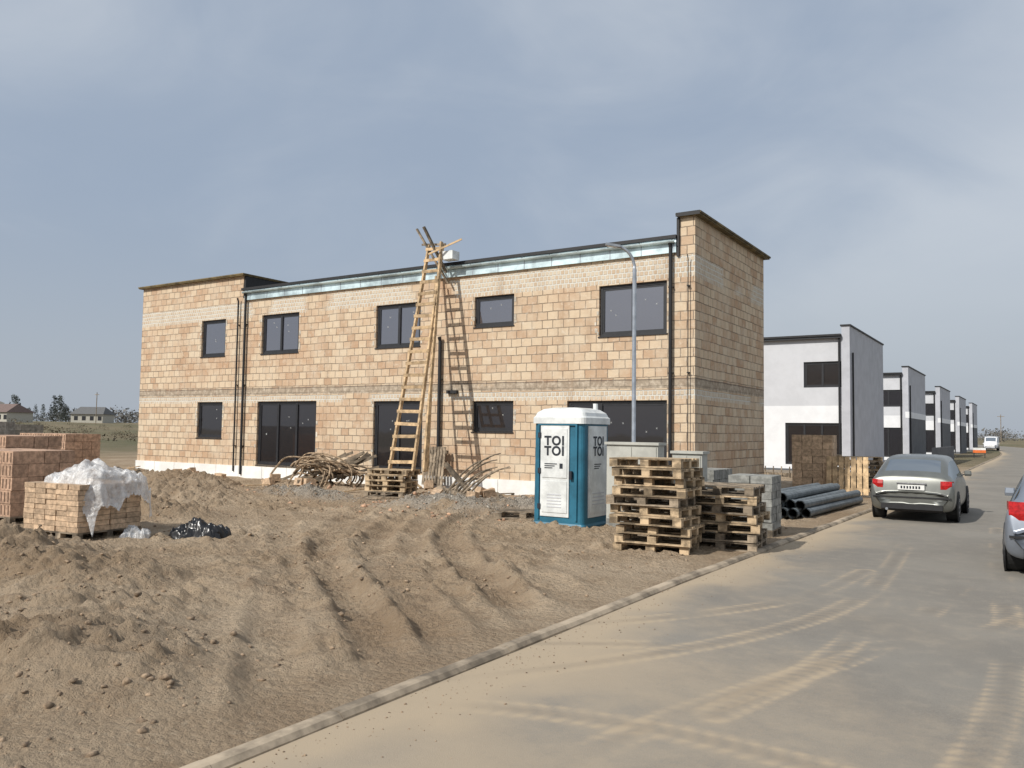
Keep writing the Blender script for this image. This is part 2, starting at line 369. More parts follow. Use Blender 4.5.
# kerbs
M_kerb=simple('kerb_concrete',(.34,.275,.20),.92,var=.32,scale=2.2,bmp=.5,island=.15)
def kerb(sofs,flip,name):
    k=MB(); y=-3.0
    while y<130:
        l=1.0 if y<60 else 5.0; g=.004
        a=float(kx(y))+sofs; c=float(kx(y+l))+sofs; j=random.uniform(-.005,.005)
        sec=[(-.13,-.14),(-.13,.035),(-.12,.05),(-.06,.052),(-.03,.045),(0,.015),(0,-.14)]
        if flip: sec=[(-p[0],p[1]) for p in sec]
        n=len(sec)
        vs=[(a+p[0],y+g,p[1]+j) for p in sec]+[(c+p[0],y+l,p[1]+j) for p in sec]
        fs=[(i,(i+1)%n,n+(i+1)%n,n+i) for i in range(n)]+[tuple(range(n)),tuple(range(2*n-1,n-1,-1))]
        k.add(vs,fs,M_kerb); y+=l
    return k.obj(name)
kerb(0.005,False,'kerb'); kerb(7.415,True,'kerb')
def scatter(name,n,xr,yr,smin,smax,mat,pf,zf=TZ,flat=.7,jit=.45):
    x=rng.uniform(*xr,n*6);y=rng.uniform(*yr,n*6); p=pf(x,y); k=rng.uniform(0,1,n*6)<p; x=x[k][:n];y=y[k][:n];n=len(x)
    import bmesh
    bm=bmesh.new(); bmesh.ops.create_icosphere(bm,subdivisions=1,radius=1); bv=np.array([v.co[:] for v in bm.verts]); bf=np.array([[v.index for v in f.verts] for f in bm.faces]); bm.free()
    nb=len(bv); s=smin*(smax/smin)**(rng.uniform(0,1,n)**2.4)
    V=bv[None]*(1+rng.uniform(-jit,jit*.7,(n,nb,1)))*s[:,None,None]*rng.uniform(.55,1.3,(n,1,3)); V[:,:,2]*=flat
    t=rng.uniform(0,6.28,n);c=np.cos(t)[:,None];q=np.sin(t)[:,None]
    X=V[:,:,0]*c-V[:,:,1]*q+x[:,None];Y=V[:,:,0]*q+V[:,:,1]*c+y[:,None];Z=V[:,:,2]+(zf(x,y)+s*.1)[:,None]
    co=np.stack([X,Y,Z],-1).reshape(-1,3); F=(bf[None]+np.arange(n)[:,None,None]*nb).reshape(-1,3)
    me=bpy.data.meshes.new(name); me.vertices.add(len(co)); me.vertices.foreach_set('co',co.astype(np.float32).ravel())
    me.loops.add(F.size); me.loops.foreach_set('vertex_index',F.astype(np.int32).ravel()); me.polygons.add(len(F))
    me.polygons.foreach_set('loop_start',np.arange(len(F),dtype=np.int32)*3); me.polygons.foreach_set('loop_total',np.full(len(F),3,dtype=np.int32)); me.update(calc_edges=True)
    me.materials.append(mat); o=bpy.data.objects.new(name,me); S.collection.objects.link(o)
M_clod=simple('soil_clod',(.31,.225,.15),.97,var=.3,scale=20,bmp=.5,island=.35)
M_stone=simple('rubble_stone',(.36,.33,.28),.95,var=.25,scale=20,island=.6)
M_bit=simple('brick_fragment',(.50,.31,.20),.95,var=.25,scale=20,island=.5)
scatter('soil_clods',11000,(-20,-4.2),(2,17),.005,.042,M_clod,lambda x,y:np.clip(.30*ss(fbm(x/1.4,y/1.4,99,3),.4,.6)+2.2*mound(x,y),0,1)*ss(-(x-kx(y)),.2,1.0))
scatter('gravel',2200,(-19,-7.5),(14,18.5),.010,.03,M_stone,lambda x,y:grav(x,y))
scatter('brick_rubble',420,(-28,-7.5),(13.5,19.3),.02,.10,M_bit,lambda x,y:.2+.8*ss(fbm(x/1.5,y/1.5,33,2),.5,.7))
scatter('road_grit',900,(-4.1,-1.),(2,16),.003,.010,M_clod,lambda x,y:np.exp(-((x-kx(y))/.5)**2)*(x>kx(y)+.02),zf=lambda x,y:0*x+.003)
# ------------------------------------------------------------------ brick house
FY=19.7; XL=-30.6; XR=-7.25; BY=25.8
H=empty('brick_house')
ops=[(-26.78,-25.38,4.52,5.90,1),(-23.39,-21.49,4.50,5.90,2),(-17.94,-16.10,4.48,5.86,2),(-14.06,-12.66,4.93,5.84,1),(-9.94,-8.0,4.45,5.82,2),
     (-26.88,-25.42,1.47,2.81,1),(-23.5,-20.54,.56,2.81,3),(-17.97,-15.95,.60,2.78,2),(-14.08,-12.64,1.85,2.75,1),(-10.89,-7.99,.60,2.73,3)]
def facade(name,parent,x0,x1,y,z0,z1,ops,mat,rev=.16,zsplit=None):
    w=MB(); X=sorted({x0,x1}|{o[0] for o in ops}|{o[1] for o in ops}); Z=sorted({z0,z1}|{o[2] for o in ops}|{o[3] for o in ops}|({zsplit[0]} if zsplit else set()))
    for i in range(len(X)-1):
        for j in range(len(Z)-1):
            cx=(X[i]+X[i+1])/2;cz=(Z[j]+Z[j+1])/2
            if any(o[0]<cx<o[1] and o[2]<cz<o[3] for o in ops): continue
            mm=mat if (not zsplit or cz>zsplit[0]) else zsplit[1]
            w.add([(X[i],y,Z[j]),(X[i+1],y,Z[j]),(X[i+1],y,Z[j+1]),(X[i],y,Z[j+1])],[(0,1,2,3)],mm)
    for o in ops:
        a,b_,c,d=o[:4]; r=y+rev
        w.add([(a,y,c),(b_,y,c),(b_,y,d),(a,y,d),(a,r,c),(b_,r,c),(b_,r,d),(a,r,d)],[(0,4,5,1),(1,5,6,2),(2,6,7,3),(3,7,4,0)],mat)
    return w.obj(name,parent)
def window(parent,a,b_,c,d,y,panes,fr,gl,fw=.065,stick=True):
    w=MB(); g=.012; a+=g;b_-=g;c+=g;d-=g
    w.box(a,a+fw,y,y+.07,c,d,fr); w.box(b_-fw,b_,y,y+.07,c,d,fr); w.box(a+fw,b_-fw,y,y+.07,c,c+fw,fr); w.box(a+fw,b_-fw,y,y+.07,d-fw,d,fr)
    iw=(b_-a-2*fw)
    for k in range(panes):
        p0=a+fw+iw*k/panes; p1=a+fw+iw*(k+1)/panes
        if k>0: w.box(p0-.045,p0+.045,y-.003,y+.066,c+fw,d-fw,fr)
        e=.05
        w.box(p0+.002,p1-.002,y+.015,y+.05,c+fw,c+fw+e,fr); w.box(p0+.002,p1-.002,y+.015,y+.05,d-fw-e,d-fw,fr)
        w.box(p0+.002,p0+e,y+.012,y+.05,c+fw+e,d-fw-e,fr); w.box(p1-e,p1-.002,y+.012,y+.05,c+fw+e,d-fw-e,fr)
        w.add([(p0+.01,y+.035,c+fw),(p1-.01,y+.035,c+fw),(p1-.01,y+.035,d-fw),(p0+.01,y+.035,d-fw)],[(0,1,2,3)],gl)
        if stick:
            cx=(p0+p1)/2; cz=(c+d)/2
            for q in range(2):
                sx=cx+random.uniform(-.25,.25)*(p1-p0); sz=cz+random.uniform(-.1,.3)*(d-c); s=.020
                w.beam((sx-s,y+.03,sz-s),(sx+s,y+.03,sz+s),.008,.004,M_wpl); w.beam((sx-s,y+.026,sz+s),(sx+s,y+.026,sz-s),.008,.004,M_wpl)
    return w.obj('window',parent)
facade('front_wall',H,XL,XR,FY,.5,6.6,ops,M_brick)
w=MB()
w.box(XL,XR-.003,BY-.3,BY,.0,7.0,M_brick)
w.add([(XR,FY,.5),(XR,BY,.5),(XR,BY,6.6),(XR,FY,6.6)],[(0,1,2,3)],M_brick)
w.add([(XL,FY,.5),(XL,FY,6.6),(XL,BY,6.6),(XL,BY,.5)],[(0,1,2,3)],M_brick)
w.obj('side_walls',H)
w=MB()
w.box(XR-.40,XR,FY,BY,6.6,7.40,M_brick)
w.box(XL,-24.45,FY,BY-.31,6.6,7.42,M_brick)
w.obj('parapet',H)
w=MB()
w.box(XR-.45,XR+.16,FY-.10,BY+.12,7.402,7.44,M_fl); w.box(XR-.48,XR+.19,FY-.12,BY+.15,7.442,7.49,M_fl)
w.box(XR-.47,XR+.17,FY-.13,FY-.122,7.40,7.50,M_black)
w.box(XL-.12,-24.33,FY-.14,BY,7.422,7.455,M_fl); w.box(XL-.14,-24.31,FY-.16,BY,7.457,7.50,M_fl)
w.box(-24.448,-24.36,FY+.02,BY-.4,6.62,7.42,M_black)
w.box(XR-.47,XR-.403,FY-.06,BY-.4,6.40,7.39,M_black)
w.box(-24.44,XR-.47,FY-.12,BY-.32,6.86,6.95,M_black)
w.obj('roof',H)
w=MB()
w.box(-24.30,XR-.48,FY-.075,FY-.004,6.50,6.855,M_zinc)
vs=[]
for i in range(2):
    x=-24.3 if i==0 else XR-.48
    for k in range(9):
        t=math.pi+math.pi*k/8; vs.append((x,FY-.145+.068*math.cos(t),6.80+.068*math.sin(t)))
w.add(vs,[(k,k+1,9+k+1,9+k) for k in range(8)],M_zinc)
x=-24
while x<XR-.5: w.box(x,x+.03,FY-.222,FY-.07,6.796,6.806,M_black); w.box(x,x+.025,FY-.079,FY-.076,6.50,6.85,M_pole); x+=.9
w.obj('gutter',H)
w=MB()
for px,z0,z1,r in ((-24.2,.2,6.75,.045),(XR-.62,.3,6.75,.045),(-15.25,.3,4.7,.055),(-24.6,.3,6.6,.03),(XR-.15,.3,6.4,.012)):
    w.tube([(px,FY-.09,z0),(px,FY-.09,z1-.12),(px,FY-.14,z1)],r,10,M_black)
    for zz in (1.2,3.4,5.6):
        if zz<z1: w.box(px-r-.02,px+r+.02,FY-.09,FY-.001,zz,zz+.03,M_black)
w.box(-14.98,-14.6,FY-.10,FY-.002,2.98,3.08,M_black)
w.obj('downpipe',H,smooth=False)
w=MB()
w.box(XL-.02,XR+.02,FY-.06,FY+.2,-.2,.5,M_xps); w.box(XR-.25,XR+.04,FY+.2,BY,-.2,.497,M_xps)
for x in np.arange(XL,XR,1.25): w.box(x,x+.012,FY-.063,FY-.055,-.1,.498,M_conc)
w.obj('plinth',H)
for i,o in enumerate(ops):
    window(H,*o[:4],FY+.07,o[4],M_frame,M_glassU if i<5 else M_glassL,stick=True)
w=MB()
for o in ops:
    a,b_,c,d=o[:4]
    w.box(a-.02,b_+.02,FY-.03,FY+.07,c-.03,c-.001,M_frame)
    for q in range(12):
        zz=random.uniform(c,d-.1); sx=a-random.uniform(.05,.13) if q%2 else b_+.012
        w.box(sx,sx+random.uniform(.03,.09),FY-.006-.0005*q,FY+.01,zz,zz+random.uniform(.05,.16),M_mort)
w.obj('window_sills',H)
# ------------------------------------------------------------------ rendered houses down the street
def house(y0,h,dark,depth=9.4):
    E=empty('white_house'); X0=-31;X1=-7.25
    o=[(-9.3,-7.62,4.1*h/6.9,5.3*h/6.9,2),(-10.16,-7.64,.5,2.45,3),(-14.2,-12.6,4.1*h/6.9,5.3*h/6.9,2),(-14.2,-12.6,1.2,2.4,2),(-19,-17,4.1*h/6.9,5.3*h/6.9,2),(-20,-17,.5,2.45,3)]
    facade('front_wall',E,X0,X1-.35,y0,.3,h-.45,o,M_lgrey,zsplit=(3.25,M_white))
    w=MB()
    w.box(X0,X1-.36,y0+.22,y0+depth,.3,h-.5,M_lgrey)
    w.obj('body',E)
    w=MB(); w.box(X1-.35,X1,y0-.05,y0+depth,.3,h,M_grey)
    if dark:
        w.box(X1,X1+.02,y0+.3,y0+depth-.2,.3,3.1,M_dgrey); w.box(X1-.2,X1+.018,y0-.053,y0+depth,3.1,3.5,M_white)
    w.obj('end_wall',E)
    w=MB(); w.box(X1-.40,X1+.05,y0-.10,y0+depth+.05,h+.001,h+.07,M_black); w.box(X0-.1,X1-.36,y0-.25,y0+depth,h-.45,h-.36,M_black)
    w.box(X0,X1-.36,y0-.2,y0-.1,h-.55,h-.46,M_frame); w.obj('roof',E)
    w=MB(); w.tube([(X1-.45,y0-.08,.2),(X1-.45,y0-.08,h-.5)],.05,8,M_black); w.tube([(X1+.06,y0+.4,.2),(X1+.06,y0+.4,h-1.2)],.04,8,M_black); w.obj('downpipe',E)
    w=MB(); w.box(X0,X1+.02,y0-.07,y0+depth-.02,-.1,.3,M_dgrey); w.obj('plinth',E)
    for q in o: window(E,*q[:4],y0+.07,q[4],M_frame,M_glassL,stick=False)
    return E
for k,(y0,h) in enumerate(((39.7,6.9),(59.4,6.45),(79.6,6.2),(99.5,6.2),(119.5,6.2))): house(y0,h,k>0)
# ------------------------------------------------------------------ street lamps
def lamp(x,y,h,dx,dy):
    E=empty('street_lamp',(x,y,0)); w=MB()
    w.tube([(0,0,-.1),(0,0,1.2)],.06,12,M_pole); w.tube([(0,0,1.2),(0,0,h-.55)],.042,12,M_pole)
    pts=[(0,0,h-.55)]
    for i in range(1,9):
        t=i/8*math.pi/2*.9; pts.append((dx*.42*(1-math.cos(t)),dy*.42*(1-math.cos(t)),h-.55+.5*math.sin(t)))
    w.tube(pts,.032,10,M_pole); e=Vector(pts[-1]); w.obj('pole',E,smooth=True)
    w=MB(); d=Vector((dx,dy,.16)).normalized(); w.beam(e-d*.05,e+d*.26,.12,.045,M_pole); w.beam(e+d*.02-Vector((0,0,.03)),e+d*.22-Vector((0,0,.03)),.09,.016,M_clear); w.obj('luminaire',E)
lamp(-7.08,15.66,5.85,-.85,-.52); lamp(-8.5,47,5.5,-.85,-.52); lamp(-9.0,78,5.5,-.85,-.52)
# ------------------------------------------------------------------ portable toilet
def toilet(x,y):
    E=empty('portable_toilet',(x,y,-.03)); w=MB(); a=.57
    w.rprism(-a,a,-a,a,.10,[(.14,0),(2.12,.01)],M_blue); w.obj('body',E)
    w=MB(); w.rprism(-a-.03,a+.03,-a-.03,a+.03,.08,[(0,0),(.10,0),(.14,.02)],M_blue)
    for sx in (-.4,.25): w.box(sx,sx+.15,-a-.08,a+.08,-.05,.06,M_woodg)
    w.obj('base',E)
    w=MB(); w.rprism(-a-.035,a+.035,-a-.035,a+.035,.13,[(2.08,0),(2.20,.0),(2.23,.03),(2.30,.06),(2.37,.16),(2.40,.30),(2.41,.45)],M_wpl)
    w.tube([(.35,.35,2.2),(.35,.35,2.5)],.05,10,M_wpl); w.obj('roof',E,smooth=False)
    w=MB()
    w.box(-.38,.26,-a-.022,-a+.02,.26,2.04,M_wpl)
    w.box(-.34,.22,-a-.034,-a-.022,.34,.95,M_wpl); w.box(-.34,.22,-a-.034,-a-.022,1.02,1.98,M_wpl)
    w.box(-.45,-.41,-a-.03,-a+.02,.2,2.07,M_blue); w.box(.40,.44,-a-.03,-a+.02,.2,2.07,M_blue); w.box(-.41,.40,-a-.03,-a+.02,2.045,2.075,M_blue)
    w.box(.28,.34,-a-.06,-a-.01,1.0,1.16,M_txt)
    for k in range(5): w.box(-.22,.10,-a-.040,-a-.034,.44+.06*k,.46+.06*k,M_lgrey)
    for zz in (.4,1.1,1.8): w.box(-.43,-.37,-a-.045,-a-.02,zz,zz+.1,M_txt)
    w.obj('door',E)
    w=MB(); w.box(a-.02,a+.022,-.38,.38,.26,2.04,M_wpl); w.box(a+.022,a+.032,-.32,.32,.34,1.98,M_wpl)
    for k in range(4): w.box(a+.032,a+.038,-.25,.25,.5+.07*k,.52+.07*k,M_lgrey)
    w.box(-a-.02,-a+.02,-.34,.34,.3,2.0,M_wpl); w.obj('side_panels',E)
    w=MB()
    for k,zz in enumerate((1.28,1.24,1.20)): w.box(-.28,.0-.05*k,-a-.038,-a-.034,zz,zz+.018,M_txt); w.box(a+.032,a+.036,-.18,.12-.05*k,zz,zz+.018,M_txt)
    w.box(.06,.13,-a-.038,-a-.034,1.20,1.30,M_txt)
    w.obj('print',E)
    for (lx,ly,rz) in ((-.06,-a-.037,0),(a+.035,0,90)):
        c=bpy.data.curves.new('lettering','FONT'); c.body='TOI\nTOI'; c.size=.25; c.align_x='CENTER'; c.space_line=.80; c.extrude=.003; c.offset=.008; c.space_character=1.12
        t=bpy.data.objects.new('lettering_src',c); S.collection.objects.link(t)
        bpy.context.view_layer.update()
        me=bpy.data.meshes.new_from_object(t.evaluated_get(bpy.context.evaluated_depsgraph_get())); bpy.data.objects.remove(t)
        me.materials.clear(); me.materials.append(M_txt)
        o=bpy.data.objects.new('lettering',me); S.collection.objects.link(o); o.parent=E
        o.location=(lx,ly,1.66); o.rotation_euler=(math.radians(90),0,math.radians(rz))
toilet(-7.98,14.65)
# ------------------------------------------------------------------ pallets
def pallet(w,cx,cy,z,rot,mat,tilt=0,L_=1.2,W_=.8,tx=0):
    M=Matrix.Translation((cx,cy,z))@Matrix.Rotation(rot,4,'Z')@Matrix.Rotation(tilt,4,'X')@Matrix.Rotation(tx,4,'Y')
    hl=L_/2;hw=W_/2
    for yy in (-hw,-.05,hw-.1):
        w.box(-hl,hl,yy,yy+.1,0,.02,mat,M)
        for xx in (-hl,-.07,hl-.14): w.box(xx,xx+.14,yy+.002,yy+.098,.021,.098,mat,M)
    for xx in (-hl,-.07,hl-.14): w.box(xx,xx+.14,-hw,hw,.099,.119,mat,M)
    for k in range(5):
        if random.random()<.08: continue
        yy=-hw+k*(W_-.13)/4; w.box(-hl,hl,yy,yy+.13-(k%2)*.03,.12,.142,mat,M)
def gz(x,y): return float(TZ(np.array([float(x)]),np.array([float(y)]))[0])
def pstack(x,y,n,rot,jit,mats,L_=1.2,W_=.8,z0=0):
    w=MB(); z=gz(x,y)-.01+z0
    for k in range(n):
        pallet(w,x+random.uniform(-jit,jit),y+random.uniform(-jit,jit),z,rot+random.uniform(-.12,.12)*jit*16,random.choice(mats),random.uniform(-.006,.006),L_,W_,random.uniform(-.008,.008)); z+=.148
    return w.obj('pallet_stack')
pstack(-5.18,12.32,10,.05,.08,[M_wood,M_wood,M_woodg])
pstack(-4.42,13.5,7,.15,.05,[M_wood,M_woodg],L_=1.15,W_=1.0)
pstack(-5.5,13.9,6,.1,.05,[M_woodg,M_wood])
pstack(-14.95,17.2,5,.2,.04,[M_wood,M_woodg])
pstack(-6.3,29.6,8,.1,.05,[M_woodg,M_wood]); pstack(-5.2,30.5,8,.3,.04,[M_wood,M_woodg]); pstack(-5.3,33.0,6,.1,.04,[M_woodg])
w=MB(); M_=Matrix.Translation((-4.9,26.3,.12))@Matrix.Rotation(.15,4,'Z')@Matrix.Rotation(math.radians(78),4,'X')
def boards(w,M,L_,W_,mat):
    for k in range(7): x=-W_/2+k*W_/7; w.box(x,x+W_/7-.03,0,L_,0,.02,mat,M)
    for yy in (.1,L_/2,L_-.2): w.box(-W_/2,W_/2,yy,yy+.1,-.1,-.002,mat,M)
boards(w,M_,1.15,1.2,M_lad); w.obj('wooden_pallet')
w=MB(); M_=Matrix.Translation((-15.2,19.3,.25))@Matrix.Rotation(math.radians(82),4,'X'); boards(w,M_,1.15,.8,M_woodg); w.obj('wooden_pallet')
w=MB(); pallet(w,-9.4,15.2,gz(-9.4,15.2),.4,M_woodg); w.obj('wooden_pallet')
# ------------------------------------------------------------------ block stacks
def bstack(name,x,y,nx,ny,nz,bx,by,bz,mat,rot=0,base=True,z0=None,holes=False,drop=0):
    w=MB(); z=gz(x,y) if z0 is None else z0
    M0=Matrix.Translation((x,y,z))@Matrix.Rotation(rot,4,'Z')
    X=nx*bx;Y=ny*by
    if base: 
        for yy in np.linspace(-Y/2,Y/2-.1,3):
            w.box(-X/2,X/2,yy,yy+.1,0,.02,M_woodg,M0)
            for xx in np.linspace(-X/2,X/2-.12,4): w.box(xx,xx+.12,yy,yy+.1,.02,.1,M_woodg,M0)
        w.box(-X/2,X/2,-Y/2,Y/2,.101,.125,M_woodg,M0)
    zb=.127 if base else 0
    for k in range(nz):
        for i in range(nx):
            for j in range(ny):
                if 0<i<nx-1 and 0<j<ny-1 and k<nz-1: continue
                if k==nz-1 and random.random()<drop: continue
                jx=random.uniform(-.010,.010);jy=random.uniform(-.012,.012)
                a=-X/2+i*bx+jx;c=-Y/2+j*by+jy
                w.box(a,a+bx-.010,c,c+by-.010,zb+k*bz,zb+(k+1)*bz-.006,mat,M0)
                if holes and j==0:
                    for hx in (.2,.5,.8):
                        w.box(a+bx*hx-.02,a+bx*hx+.02,c-.0015,c,zb+k*bz+.03,zb+(k+1)*bz-.035,M_brd,M0)
    return w.obj(name)
bstack('concrete_block_stack',-4.55,15.6,2,2,7,.4,.4,.14,M_conc,.05)
bstack('concrete_block_stack',-6.1,16.9,2,3,5,.5,.4,.2,M_conc,.0)
bstack('brick_stack',-6.0,27.0,4,4,8,.3,.3,.22,M_brk,.1)
bstack('brick_stack',-13.65,7.85,5,4,9,.27,.30,.085,M_brk,.12,z0=gz(-13.65,7.85)+.02)
bstack('brick_stack',-16.75,8.25,5,4,5,.38,.30,.24,M_brkr,.05,holes=True)
bstack('brick_stack',-19.2,9.3,5,4,5,.38,.30,.24,M_brkr,.05,holes=True)
bstack('brick_stack',-26.2,14.2,6,4,6,.38,.30,.24,M_brkr,.1,holes=True)
bstack('brick_stack',-29.5,13.0,8,4,6,.38,.30,.24,M_conc,.1)
bstack('brick_stack',-34.5,16.5,8,4,7,.38,.30,.24,M_conc,.1)
def film(x,y,z,wx,wy,rot,amp,name,mat=None,drop=1.1):
    n=90; u=np.linspace(-1,1,n); U,V=np.meshgrid(u,u)
    X=U*wx;Y=V*wy
    r=np.maximum(np.abs(U)-.66,0)+np.maximum(np.abs(V)-.66,0)
    rid=lambda k,s: 1-np.abs(2*fbm(U*k+s,V*k,s,3)-1)
    Z=z+amp*(fbm(U*2.2+5,V*2.2+2,7,3)-.2)*np.exp(-(U**2+V**2)*.9)*1.5+.12*(rid(3,17)-.8)+.06*(rid(7,19)-.8)-r*drop*(.3+1.3*fbm(U*4,V*4,27,3))
    X=X*(1-.35*r)+.08*(fbm(U*6,V*6,3,3)-.5); Y=Y*(1-.35*r)
    c,s=math.cos(rot),math.sin(rot)
    return gridmesh(name,x+X*c-Y*s,y+X*s+Y*c,Z,mat or M_film,smooth=True)
film(-13.55,8.0,1.0,.85,.78,.15,.38,'plastic_film')
film(-12.0,8.95,.12,.55,.38,.5,.26,'plastic_bag',M_bag,.6)
film(-12.7,8.2,.10,.3,.25,.9,.15,'plastic_film')
# ------------------------------------------------------------------ pipes
w=MB()
for row,cnt in enumerate((6,5,3)):
    for i in range(cnt):
        x=-5.6+i*.235+row*.12+random.uniform(-.02,.02); z=.15+row*.17; yo=random.uniform(-.3,.3)
        a=Vector((x,18.8+yo,z));b_=Vector((x+.25+random.uniform(-.1,.1),23.8+yo,z))
        w.tube([a,b_],.098,14,M_pipe,cap=False); w.tube([a+(b_-a)*.001,a+(b_-a)*.03],.115,14,M_pipe,cap=False)
        w.tube([a+(b_-a)*.002,b_],.085,14,M_black,cap=False)
w.obj('plastic_pipes')
def cab(x,y,wd,h):
    E=empty('electrical_cabinet',(x,y,0)); w=MB()
    w.box(-wd/2,wd/2,-.16,.16,-.1,.25,M_conc); w.box(-wd/2,wd/2,-.15,.15,.252,h,M_cab); w.obj('body',E)
    w=MB(); w.box(-wd/2-.03,wd/2+.03,-.19,.19,h+.001,h+.05,M_cab); w.obj('lid',E)
    w=MB(); w.box(-wd/2+.03,-.005,-.165,-.15,.3,h-.04,M_cab); w.box(.005,wd/2-.03,-.165,-.15,.3,h-.04,M_cab); w.box(.03,.06,-.18,-.165,.9,1.05,M_txt); w.obj('doors',E)
cab(-6.5,14.45,1.05,1.66); cab(-5.75,15.35,.6,1.5)
# ------------------------------------------------------------------ ladder
def ladder(name,b0,t0,wb,wt,nr,mat):
    b0=Vector(b0);t0=Vector(t0);w=MB(); sx=Vector((1,0,0))
    for s in (-1,1): w.beam(b0+sx*s*wb/2,t0+sx*s*wt/2,.06,.10,mat,up=(0,1,0))
    for k in range(nr):
        t=(k+.6)/nr; p=b0.lerp(t0,t); ww=wb+(wt-wb)*t+.10
        w.beam(p-sx*ww/2+Vector((0,-.06,random.uniform(-.02,.02))),p+sx*ww/2+Vector((0,-.06,random.uniform(-.02,.02))),.025,.09,mat,up=(0,0,1))
    return w.obj(name)
ladder('wooden_ladder',(-14.75,17.35,.78),(-15.2,19.25,7.45),.84,.52,19,M_lad)
w=MB()
w.beam((-14.15,17.6,.75),(-14.95,19.2,7.5),.06,.10,M_lad,up=(0,1,0)); w.beam((-14.3,17.9,.75),(-15.2,19.3,6.5),.05,.09,M_lad,up=(0,1,0))
w.beam((-15.75,19.0,7.95),(-14.9,19.5,6.3),.05,.07,M_woodg,up=(0,1,0)); w.beam((-15.7,19.2,7.5),(-14.9,19.35,7.45),.04,.06,M_woodg)
w.beam((-15.4,18.9,7.95),(-14.9,19.4,6.6),.06,.09,M_woodg,up=(0,1,0)); w.beam((-15.2,18.9,7.1),(-14.2,19.2,7.5),.03,.05,M_lad)
w.box(-14.9,-14.5,19.15,19.5,6.95,7.2,M_wpl); w.obj('timber_props')
w=MB()
for k in range(46):
    cx=-18.5+random.gauss(0,.6);cy=18.2+random.gauss(0,.35);R=random.uniform(.35,.75);t0=random.uniform(-.6,1.2);t1=t0+random.uniform(1.6,3.4);ph=random.uniform(-.7,.7);ti=random.uniform(.5,1.4)
    pts=[]
    for i in range(14):
        t=t0+(t1-t0)*i/13; lx=R*1.5*math.cos(t);lz=R*math.sin(t)*ti*.9
        pts.append((cx+lx*math.cos(ph),cy+lx*math.sin(ph)+.15*math.sin(3*t),max(.12,.3+lz+.0)))
    w.tube(pts,random.uniform(.022,.036),6,M_hose)
for k in range(14):
    w.beam((-18.9+random.gauss(0,.5),18+random.gauss(0,.3),.3),(-17.3+random.gauss(0,.5),18.6,random.uniform(.4,1.2)),.04,.08,M_woodg)
w.obj('hose_and_timber_pile')
w=MB()
for k in range(9):
    x=-12.9+random.gauss(0,.25);y=17.3; pts=[]; a=random.uniform(.7,1.5);r=random.uniform(.8,1.4)
    for i in range(9):
        t=i/8; pts.append((x+r*t,y+.2*t,.2+r*(a*t-.45*a*t*t)+random.uniform(-.01,.01)))
    w.tube(pts,[.035-.02*i/8 for i in range(9)],6,M_woodg)
w.beam((-12.3,17.4,.15),(-13.2,17.3,1.0),.08,.12,M_woodg); w.beam((-12.1,17.0,.15),(-13.6,17.5,.35),.08,.12,M_woodg)
w.obj('branch_pile')
w=MB()
for k in range(26):
    x=random.uniform(-29,-9);y=random.uniform(15.5,19.2); a=random.uniform(0,3.14);l=random.uniform(.3,.9)
    w.beam((x,y,gz(x,y)+.05),(x+l*math.cos(a),y+l*math.sin(a),gz(x+l*math.cos(a),y+l*math.sin(a))+.05+random.uniform(0,.12)),.09,.025,M_lad if k%2 else M_woodg)
for k in range(26):
    x=random.uniform(-27,-8.5);y=random.uniform(17,19.3);M0=Matrix.Translation((x,y,gz(x,y)+.02))@Matrix.Rotation(random.uniform(0,3),4,'Z')@Matrix.Rotation(random.uniform(-.4,.4),4,'X'); w.box(-.12,.12,-.15,.15,0,.22,M_brk,M0)
w.obj('site_debris')
